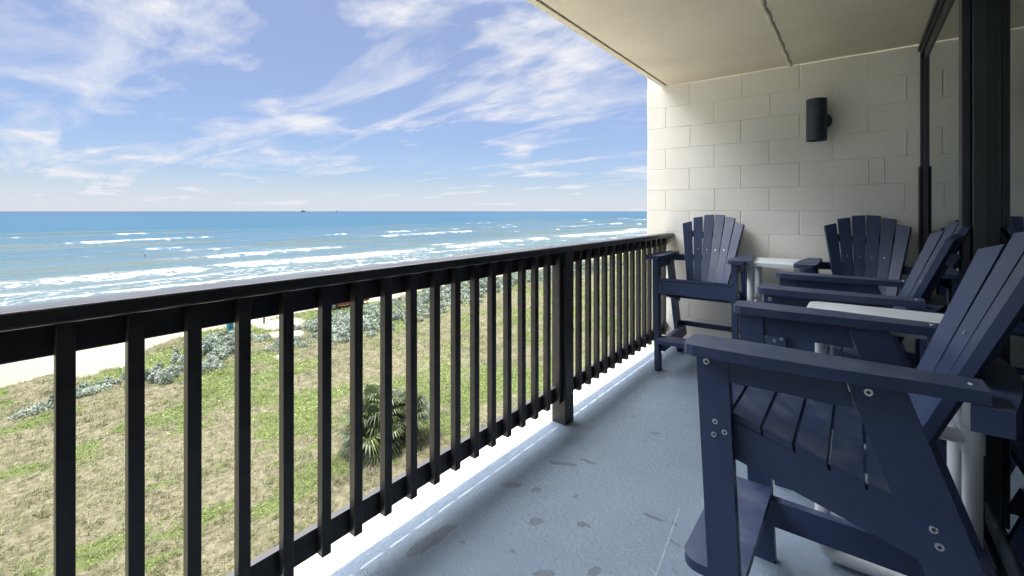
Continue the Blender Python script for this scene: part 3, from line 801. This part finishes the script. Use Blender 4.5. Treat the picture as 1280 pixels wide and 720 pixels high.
# ------------------------------------------------------------------ dune vegetation
def visible(x, y):     # wedge of the dune seen from the balcony, with a margin
    return (y > -.55*(-x)*.30-2) & (y < -x*2.6+4)
def make_grass():
    n = 120000
    x = -rng.uniform(8, 47.5, n); y = rng.uniform(-8, 100, n)
    dist = np.hypot(x, y)
    keep = visible(x, y) & (rng.random(n) < np.clip(24/dist, .22, 1)) & (m_sand(x, y) < .5) & (rng.random(n) > .55*m_green(x, y)) & (rng.random(n) < .25+1.3*sm(fbm(x*1.1, y*1.1, 57), .36, .62))
    x, y, dist = x[keep], y[keep], dist[keep]; n = len(x); B = 7
    z = ground_h(x, y)-.02
    sc = np.clip(dist/26, .8, 2.0)
    ht = (.14+.22*fbm(x*.3, y*.3, 51))*np.clip(sc, 1, 1.5)
    base = np.stack([x, y, z], -1)[:, None, :]+np.concatenate([rng.normal(0, .07, (n, B, 2))*sc[:, None, None], np.zeros((n, B, 1))], -1)
    wind = 1.1+.6*(fbm(x*.08, y*.08, 61)-.5)*4
    az = wind[:, None]+rng.normal(0, .9, (n, B)); lean = rng.uniform(.35, 1.5, (n, B))
    L = ht[:, None]*rng.uniform(.6, 1.35, (n, B))
    tip = base+np.stack([np.cos(az)*np.sin(lean)*L, np.sin(az)*np.sin(lean)*L, np.cos(lean)*L+.02], -1)
    wd = (.008+.004*sc[:, None])*rng.uniform(.7, 1.5, (n, B)); pa = az+np.pi/2
    off = np.stack([np.cos(pa)*wd, np.sin(pa)*wd, np.zeros_like(wd)], -1)
    V = np.stack([base-off, base+off, tip], 2).reshape(-1, 3, 3)
    tone = np.clip(.2+.9*(fbm(x*.25, y*.18, 71)-.15), 0, 1)[:, None]
    tint = np.clip(tone*.75+rng.normal(0, .2, (n, B)), 0, 1).reshape(-1)
    struct(quads_mesh('dune_grass', V, M['grass'], tint), 'dry grey brown grass matted over the dune', 'grass', 'stuff')
make_grass()
def leaf_quads(c, size, spread=1.0):
    n = len(c); d = rng.normal(0, 1, (n, 3)); d[:, 2] = np.abs(d[:, 2])*spread+.25
    d /= np.linalg.norm(d, axis=1, keepdims=True)
    t = np.cross(d, rng.normal(0, 1, (n, 3))); t /= np.linalg.norm(t, axis=1, keepdims=True)+1e-9
    b = np.cross(d, t); s = size[:, None]
    return np.stack([c-t*s, c+b*s*.55, c+t*s, c-b*s*.55], 1)
def make_vines():
    n = 420000
    x = -rng.uniform(8, 47, n); y = rng.uniform(-8, 95, n); dist = np.hypot(x, y)
    keep = visible(x, y) & (rng.random(n) < np.clip(26/dist, .2, 1)) & (m_sand(x, y) < .45) & (m_green(x, y)+rng.normal(0, .26, n) > .56)
    x, y, dist = x[keep], y[keep], dist[keep]; n = len(x)
    z = ground_h(x, y)+.02+rng.random(n)**2*.22*(.4+fbm(x*.6, y*.6, 81))
    sz = rng.uniform(.025, .06, n)*np.clip(dist/24, .9, 1.8)
    V = leaf_quads(np.stack([x, y, z], -1), sz, 1.5)
    tint = np.clip(.15+.9*fbm(x*.4, y*.4, 83)+rng.normal(0, .2, n)-.05, 0, 1)
    struct(quads_mesh('dune_vines', V, M['greengrass'], tint), 'bright green creeping plants spread over the dune', 'ground cover', 'stuff')
make_vines()
def make_bush(name, lab, blobs, dens, group='sage bushes on the dune'):
    """blobs: (x, y, rx, ry, h) hummocks; leaves over and inside each"""
    cx = sum(b[0] for b in blobs)/len(blobs); cy = sum(b[1] for b in blobs)/len(blobs)
    t = thing(name, lab, 'bush', (cx, cy, float(ground_h(np.array([cx]), np.array([cy]))[0])), 0, group)
    P = []; T = []; tw = []
    for (bx, by, rx, ry, h) in blobs:
        rx *= 1.18; ry *= 1.18; n = int(dens*rx*ry*1.25)
        k = max(6, int(rx*ry*4.0))
        # many small clumps make the hummock
        ca = rng.uniform(0, 2*np.pi, k); cr = np.sqrt(rng.random(k))
        kx = bx+np.cos(ca)*cr*rx; ky = by+np.sin(ca)*cr*ry; kh = h*(1-.6*cr**2)*rng.uniform(.65, 1.15, k); ks = rng.uniform(.22, .50, k); kt = rng.uniform(-.2, .2, k)
        i = rng.integers(0, k, n); v = rng.normal(0, 1, (n, 3)); v[:, 2] = np.abs(v[:, 2]); v /= np.linalg.norm(v, axis=1, keepdims=True)
        rad = rng.random(n)**.25
        p = np.stack([kx[i]+v[:, 0]*ks[i]*rad, ky[i]+v[:, 1]*ks[i]*rad, v[:, 2]*kh[i]*rad+.03], -1)
        p[:, 2] += ground_h(p[:, 0], p[:, 1]); P.append(p); T.append(np.clip(.15+.5*rad*v[:, 2]*0+.45*rng.random(n)+kt[i]+.15, 0, 1))
        for q in range(k): tw.append((kx[q], ky[q], kh[q]))
    P = np.concatenate(P); T = np.concatenate(T); P -= np.array(t.location)
    dist = math.hypot(cx, cy)
    V = leaf_quads(P, rng.uniform(.035, .075, len(P))*max(1, dist/36), .8)
    quads_mesh('foliage', V, M['sage'], T, t)
    bm = bmesh.new(); g = t.location
    for (x, y, h) in tw:
        zz = float(ground_h(np.array([x]), np.array([y]))[0])-g.z
        cyl(bm, (x-g.x, y-g.y, zz-.05), (x-g.x+random.uniform(-.1, .1), y-g.y+random.uniform(-.1, .1), zz+h*.8), .02, 5, .008)
    fin('stems', bm, M['twig'], t)
    return t
make_bush('sage_bush', 'small low grey green bush at the far left, in front of bare sand', [(-35.9, 5.0, .9, 1.3, .45), (-36.6, 6.2, .7, 1.2, .4), (-35.2, 3.9, .6, .8, .35), (-37.2, 7.2, .5, .5, .3)], 1900)
make_bush('sage_bush', 'broad grey green bush in front of the teal trash barrel', [(-35.0, 9.9, 1.2, 1.3, .7), (-36.6, 11.5, 2.0, 1.6, .85), (-38.9, 12.8, 2.2, 1.6, .9), (-40.9, 14.6, 2.2, 1.8, .8), (-38.2, 14.6, 1.5, 1.1, .7), (-42.6, 16.0, 1.4, 1.6, .6), (-36.6, 8.9, 1.2, .9, .6)], 1700)
make_bush('sage_bush', 'small ragged bush beside the sand patch right of the broad one', [(-37.2, 18.2, 1.0, .8, .55), (-36.3, 17.2, .6, .6, .4), (-35.9, 19.0, .8, .6, .4), (-39.5, 17.2, .7, .7, .5)], 1700)
big = [(-x, y, rng.uniform(1.2, 1.9), rng.uniform(1.6, 2.8), rng.uniform(.5, .8)) for (x, y) in [(35.5, 21.5), (38, 22.0), (40.0, 22.5), (36, 25), (38.0, 25.5), (39.6, 26.5), (34.6, 24), (35.5, 29), (37.6, 29.5), (39.4, 31), (37, 34), (40, 35.5), (42, 38)]]+[(-41.6, 24.5, 1.5, 1.6, .42), (-42.6, 27, 1.3, 1.7, .36), (-42.4, 29.8, 1.5, 1.8, .36), (-42.2, 32.6, 1.6, 1.9, .42), (-42.6, 35, 1.5, 1.8, .5)]
make_bush('sage_bush', 'largest grey green thicket along the beach road in front of the red pickup', big, 1250)
big = [(-x, y, rng.uniform(1.6, 2.6), rng.uniform(2.4, 4.0), rng.uniform(.6, 1.0)) for (x, y) in [(38, 40), (41.5, 42), (44.5, 44), (39, 46), (42, 49), (45, 52), (40, 53), (43, 57), (38.5, 59), (41, 63), (44.5, 64), (39.5, 68), (43, 71), (38, 74), (41.5, 78), (45, 80), (40, 85)]]
make_bush('sage_bush', 'farthest grey green thicket along the beach road, behind the middle post', big, 620)

def make_palm(x, y):
    z0 = float(ground_h(np.array([x]), np.array([y]))[0])-.05
    t = thing('palm_tree', 'short bushy fan palm on the dune below the railing', 'palm', (x, y, z0)); t.scale = (1.22, 1.22, 1.0)
    heads = [(0, 0, 1.35), (-.75, .55, .95), (.65, .75, 1.1), (.45, -.5, .75)]
    bm = bmesh.new()
    for (hx, hy, hz) in heads: cyl(bm, (hx*.7, hy*.7, -.1), (hx, hy, hz), .17, 12, .13)
    fin('trunk', bm, M['trunk'], t, smooth=True)
    def fronds(count, elo, ehi, lo, hi, droop):
        Q = []; T = []
        for (hx, hy, hz) in heads:
            for i in range(count):
                az = random.uniform(0, 2*math.pi); el = random.uniform(elo, ehi); pl = random.uniform(lo, hi)*(.75+.25*hz)
                d = Vector((math.cos(az)*math.cos(el), math.sin(az)*math.cos(el), math.sin(el)))
                st = Vector((hx, hy, hz)); en = st+d*pl+Vector((0, 0, -.12*pl*droop))
                sd = Vector((-math.sin(az), math.cos(az), 0)); w = .018
                Q.append([st-sd*w, st+sd*w, en+sd*w*.6, en-sd*w*.6]); T.append(.55)
                upv = d.cross(sd).normalized(); upv = upv if upv.z > 0 else -upv
                fl = random.uniform(.50, .78); nl = 19; tn = random.uniform(.05, .75)
                roll = random.uniform(-.5, .5)
                for k in range(nl):
                    a = R(-118+236*k/(nl-1)); fold = .22*(1-abs(a)/2.2)
                    ld = (d*math.cos(a)+(sd*math.cos(roll)+upv*math.sin(roll))*math.sin(a)+upv*(.18-fold)).normalized()
                    ll = fl*(1-.28*abs(a)/2.06)*random.uniform(.9, 1.1)
                    m = en+ld*ll*.55; e = en+ld*ll+Vector((0, 0, -ll*(.25+.3*droop)*random.uniform(.5, 1.3)))
                    cr = ld.cross(upv).normalized(); ww = .029
                    Q.append([en-cr*.006, en+cr*.006, m+cr*ww, m-cr*ww]); Q.append([m-cr*ww, m+cr*ww, e+cr*.003, e-cr*.003])
                    tt = min(1, max(0, tn+random.gauss(0, .10))); T += [tt, min(1, tt+.12)]
        return np.array([[list(p) for p in q] for q in Q]), np.array(T)
    V, T = fronds(34, R(-28), R(80), .55, 1.0, 1.0); quads_mesh('crown', V, M['palm'], T, t)
    V, T = fronds(14, R(-75), R(-25), .35, .8, 1.5); quads_mesh('dead_fronds', V, M['deadpalm'], T, t)
make_palm(-17.5, 12.75)

# ------------------------------------------------------------------ beach things
def gz(x, y): return float(ground_h(np.array([x]), np.array([y]))[0])
def vehicle(name, lab, cat, loc, rz, paint, pickup):
    """local: length along y, front at -y"""
    t = thing(name, lab, cat, loc, rz)
    L = 2.75 if pickup else 2.3; Wd = .95; ax = 1.72 if pickup else 1.38; wr = .38
    def arch(c): return [(c+.47*math.cos(R(180-180*k/10)), .38+.47*math.sin(R(180-180*k/10))) for k in range(11)]
    lo = .36
    if pickup: topl = [(L, 1.12), (.42, 1.14), (.40, 1.16), (-.95, 1.14), (-1.15, 1.12), (-L+.28, 1.04), (-L, .92)]
    else: topl = [(L-.05, 1.02), (L-.2, 1.08), (-.75, 1.02), (-.95, 1.0), (-L+.25, .88), (-L, .74)]
    pl = [(-L, lo+.1), (-L+.12, lo)]+[p for p in arch(-ax) if p[1] >= lo]+[p for p in arch(ax) if p[1] >= lo]+[(L-.1, lo), (L, lo+.12)]+topl
    bm = bmesh.new(); prism(bm, pl, lambda u, v, w: (w, u, v), -Wd, Wd)
    body = fin('body', bm, M[paint], t, bevel=.045, seg=3)
    cab = [(.40, 1.10), (.28, 1.74), (-.12, 1.80), (-.50, 1.74), (-1.12, 1.10)] if pickup else [(L-.12, 1.03), (L-.5, 1.52), (.3, 1.60), (-.25, 1.52), (-.95, .98)]
    bm = bmesh.new()
    for s in (0,):
        n = len(cab); va = []; vb = []
        for (u, v) in cab:
            ins = .06+.20*(v-1.0); va.append(bm.verts.new((-Wd+ins, u, v))); vb.append(bm.verts.new((Wd-ins, u, v)))
        bm.faces.new(va); bm.faces.new(vb[::-1])
        for i in range(n): bm.faces.new((va[i], vb[i], vb[(i+1) % n], va[(i+1) % n]))
    fin('cab', bm, M[paint], t, bevel=.04, seg=3)
    cu = sum(p[0] for p in cab)/len(cab); cv = 1.40 if pickup else 1.27
    for s in (-1, 1):      # side windows
        if pickup: sets = [[(.22, 1.22), (.16, 1.66), (-.14, 1.69), (-.16, 1.22)], [(-.22, 1.22), (-.20, 1.69), (-.46, 1.66), (-.86, 1.22)]]
        else: sets = [[(L-.35, 1.12), (L-.62, 1.45), (.55, 1.52), (.55, 1.10)], [(.47, 1.10), (.45, 1.52), (-.2, 1.45), (-.66, 1.08)]]
        for st in sets:
            bm = bmesh.new(); prism(bm, st, lambda u, v, w: (s*(Wd-(.06+.20*(v-1.0))+w), u, v), -.012, .006); fin('window', bm, M['carglass'], t, bevel=.004)
    a, b = cab[-1], cab[-2]
    bm = bmesh.new(); dv = Vector((0, b[0]-a[0], b[1]-a[1])); nn = Vector((0, -dv.z, dv.y)).normalized()
    if nn.z < 0: nn = -nn
    vs = []
    for (f, w) in ((.14, .80), (.14, -.80), (.88, -.68), (.88, .68)): vs.append(bm.verts.new(Vector((w, a[0], a[1]))+dv*f+nn*.008))
    bm.faces.new(vs); fin('windscreen', bm, M['carglass'], t)
    if pickup:
        bm = bmesh.new(); box(bm, -Wd+.12, Wd-.12, .5, L-.12, 1.125, 1.16); fin('bed_liner', bm, M['rubber'], t, bevel=.01)
    for y in (-ax, ax):
        for s in (-1, 1):
            w = bpy.data.objects.new('wheel', None); COL.objects.link(w); w.parent = t; w.location = (s*(Wd-.12), y, wr)
            bm = bmesh.new(); cyl(bm, (-.115, 0, 0), (.115, 0, 0), wr, 28); fin('tyre', bm, M['rubber'], w, bevel=.03, seg=3, smooth=True)
            bm = bmesh.new(); cyl(bm, (s*.105, 0, 0), (s*.128, 0, 0), wr*.62, 24, wr*.5); fin('rim', bm, M['chrome'], w, smooth=True)
    for s in (-1, 1):
        bm = bmesh.new(); box(bm, s*.62-.2, s*.62+.2, -L-.012, -L+.05, .68, .86); fin('headlight', bm, M['lightglass'], t, bevel=.02)
        bm = bmesh.new(); box(bm, s*.80-.08, s*.80+.08, L-.05, L+.012, .70, .98); fin('tail_light', bm, M['red'], t, bevel=.015)
        bm = bmesh.new(); box(bm, s*(Wd+.10)-.09, s*(Wd+.10)+.09, -.82, -.72, 1.10, 1.24); fin('mirror', bm, M[paint], t, bevel=.03)
    for y in (-L-.06, L+.06):
        bm = bmesh.new(); box(bm, -Wd+.03, Wd-.03, y-.07, y+.07, .40, .60); fin('bumper', bm, M['chrome' if pickup else paint], t, bevel=.03)
    bm = bmesh.new(); box(bm, -.40, .40, -L-.01, -L+.03, .66, .88); fin('grille', bm, M['rubber'], t, bevel=.01)
    return t
vehicle('pickup_truck', 'red pickup truck parked on the sand road behind the thicket', 'pickup truck', (-46.0, 29.0, gz(-46.0, 29.0)), R(1), 'red', True)
vehicle('parked_car', 'maroon car parked farther along the sand road', 'car', (-49.2, 50.2, gz(-49.2, 50.2)), R(-3), 'maroon', False)

bar = thing('trash_barrel', 'teal trash barrel at the edge of the beach road behind the broad bush', 'trash barrel', (-44.4, 16.85, gz(-44.4, 16.85)))
bm = bmesh.new()
pf = [(.27, 0), (.285, .02), (.285, .28), (.30, .30), (.285, .32), (.285, .58), (.30, .60), (.285, .62), (.285, .86), (.30, .88), (.265, .88), (.255, .60)]
rings = [[bm.verts.new((r_*math.cos(2*math.pi*k/24), r_*math.sin(2*math.pi*k/24), z_)) for k in range(24)] for r_, z_ in pf]
for a, b in zip(rings, rings[1:]):
    for k in range(24): bm.faces.new((a[k], a[(k+1) % 24], b[(k+1) % 24], b[k]))
bm.faces.new(rings[0][::-1]); fin('drum', bm, M['teal'], bar, smooth=True)
bm = bmesh.new(); cyl(bm, (0, 0, .58), (0, 0, .60), .253, 24); fin('liner', bm, M['tealdark'], bar)
sp = thing('sign_post', 'thin wooden post with a small dark panel beside the teal barrel', 'sign post', (-44.6, 17.5, gz(-44.6, 17.5)))
bm = bmesh.new(); box(bm, -.05, .05, -.05, .05, -.1, 1.55); fin('post', bm, M['wood'], sp, bevel=.01)
bm = bmesh.new(); box(bm, .052, .07, -.02, .30, .42, .85); fin('panel', bm, M['signblue'], sp, bevel=.006)
bp = thing('wooden_post', 'short dark wooden post alone on the beach road edge', 'post', (-45.2, 20.1, gz(-45.2, 20.1)))
bm = bmesh.new(); cyl(bm, (0, 0, -.2), (0, 0, .80), .085, 14, .08); fin('post', bm, M['wood'], bp, bevel=.01)
bm = bmesh.new(); cyl(bm, (0, 0, .62), (0, 0, .70), .090, 14); fin('band', bm, M['signblue'], bp)

# swimmers: standing chest deep in the water
def swimmer(x, y, rz, lab, suit, sink):
    t = thing('person', lab, 'person', (x, y, SEAZ-sink), rz, 'people in the water')
    J = [(0, 0, .95), (0, 0, 1.15), (0, 0, 1.38), (0, 0, 1.47), (0, -.01, 1.55), (.17, 0, 1.40), (.27, -.02, 1.14), (.24, -.16, .96), (.23, -.25, .92), (-.17, 0, 1.40), (-.28, .0, 1.15), (-.26, -.14, .98), (-.25, -.23, .95),
         (.09, 0, .90), (.10, -.02, .50), (.10, 0, .08), (.10, -.14, .03), (-.09, 0, .90), (-.10, -.02, .50), (-.10, 0, .08), (-.10, -.14, .03)]
    E = [(0, 1), (1, 2), (2, 3), (3, 4), (2, 5), (5, 6), (6, 7), (7, 8), (2, 9), (9, 10), (10, 11), (11, 12), (0, 13), (13, 14), (14, 15), (15, 16), (0, 17), (17, 18), (18, 19), (19, 20)]
    rad = [.14, .13, .13, .06, .055, .07, .05, .04, .035, .07, .05, .04, .035, .09, .065, .045, .035, .09, .065, .045, .035]
    me = bpy.data.meshes.new('body'); me.from_pydata(J, E, []); o = link('body', me, M['skin'], t)
    sk = o.modifiers.new('skin', 'SKIN'); sb = o.modifiers.new('sub', 'SUBSURF'); sb.levels = sb.render_levels = 1
    for v, r_ in zip(me.skin_vertices[0].data, rad): v.radius = (r_, r_)
    me.skin_vertices[0].data[0].use_root = True
    bm = bmesh.new(); bmesh.ops.create_uvsphere(bm, u_segments=16, v_segments=12, radius=1, matrix=Matrix.Translation((0, -.015, 1.64)) @ Matrix.Diagonal((.078, .095, .115, 1)))
    bmesh.ops.create_cone(bm, cap_ends=True, segments=6, radius1=.018, radius2=.008, depth=.05, matrix=Matrix.Translation((0, -.112, 1.63)))
    fin('head', bm, M['skin'], t, smooth=True)
    bm = bmesh.new(); bmesh.ops.create_uvsphere(bm, u_segments=16, v_segments=12, radius=1, matrix=Matrix.Translation((0, .005, 1.67)) @ Matrix.Diagonal((.086, .10, .105, 1)))
    bmesh.ops.delete(bm, geom=[v for v in bm.verts if v.co.y < -.055 and v.co.z < 1.71], context='VERTS')
    fin('hair', bm, M['hair'], t, smooth=True)
    bm = bmesh.new(); rings = []
    for (z_, a_, b_) in ((.82, .185, .125), (.95, .175, .135), (1.15, .16, .132), (1.36, .185, .132), (1.42, .12, .10)):
        rings.append([bm.verts.new((a_*math.cos(2*math.pi*k/20), b_*math.sin(2*math.pi*k/20), z_)) for k in range(20)])
    for a, b in zip(rings, rings[1:]):
        for k in range(20): bm.faces.new((a[k], a[(k+1) % 20], b[(k+1) % 20], b[k]))
    fin('swim_shirt', bm, M[suit], t, smooth=True)
    return t
swimmer(-152.4, 37.0, R(200), 'swimmer in dark top standing in the water beyond the main breaker, left', 'swim', 1.05)
swimmer(-141.5, 87.0, R(160), 'swimmer in dark top standing in the water farther right near the brown wave', 'swim', 1.05)
gl = thing('seagull', 'small grey seagull standing at the edge of the wash', 'bird', (-84.6, 41.6, SEAZ+.02), R(70))
bm = bmesh.new(); rings = []
for (y_, r_, z_) in ((.24, .012, .20), (.15, .05, .22), (.03, .085, .235), (-.09, .08, .25), (-.15, .05, .30), (-.185, .048, .345), (-.22, .04, .35), (-.25, .012, .345)):
    rings.append([bm.verts.new((r_*math.cos(2*math.pi*k/14), y_, z_+r_*math.sin(2*math.pi*k/14))) for k in range(14)])
for a, b in zip(rings, rings[1:]):
    for k in range(14): bm.faces.new((a[k], a[(k+1) % 14], b[(k+1) % 14], b[k]))
bm.faces.new(rings[0]); bm.faces.new(rings[-1][::-1])
for s in (-1, 1): cyl(bm, (s*.03, -.02, 0), (s*.03, 0, .17), .008, 6)
fin('body', bm, M['gull'], gl, smooth=True)
for s in (-1, 1):
    bm = bmesh.new(); bmesh.ops.create_uvsphere(bm, u_segments=12, v_segments=8, radius=1, matrix=Matrix.Translation((s*.075, .07, .25)) @ Matrix.Rotation(R(-8), 4, 'X') @ Matrix.Diagonal((.022, .20, .06, 1)))
    fin('wing', bm, M['gullwing'], gl, smooth=True)
bm = bmesh.new(); cyl(bm, (0, -.25, .345), (0, -.31, .335), .014, 8, .003); fin('beak', bm, M['beak'], gl)

def ship(lab, x, y, L, h, rz):
    t = thing('cargo_ship', lab, 'ship', (x, y, SEAZ), rz, 'ships on the horizon')
    pl = [(-L/2, h*.42), (-L/2+.03*L, -1), (L/2-.08*L, -1), (L/2, h*.5), (L/2-.1*L, h*.40)]
    bm = bmesh.new(); prism(bm, pl, lambda u, v, w: (u, w, v), -L*.08, L*.08); fin('hull', bm, M['hull'], t)
    bm = bmesh.new(); box(bm, -L*.30, -L*.05, -L*.06, L*.06, h*.40, h*.85); box(bm, -L*.27, -L*.12, -L*.05, L*.05, h*.85, h); fin('deckhouse', bm, M['deckhouse'], t)
    bm = bmesh.new(); cyl(bm, (L*.2, 0, h*.4), (L*.2, 0, h*.9), L*.012, 8); box(bm, L*.05, L*.3, -L*.04, L*.04, h*.41, h*.6); fin('mast', bm, M['hull'], t)
D = 7000
def hp(px): u = (px-640)/565; return (D*(-.6056+.7958*u), D*(.7958+.6056*u))
ship('larger grey ship on the horizon', -7000*.9724, 7000*.5158, 64, 30, R(40))
ship('smaller distant ship on the horizon, right of the larger one', -7000*.9140, 7000*.5609, 26, 20, R(60))
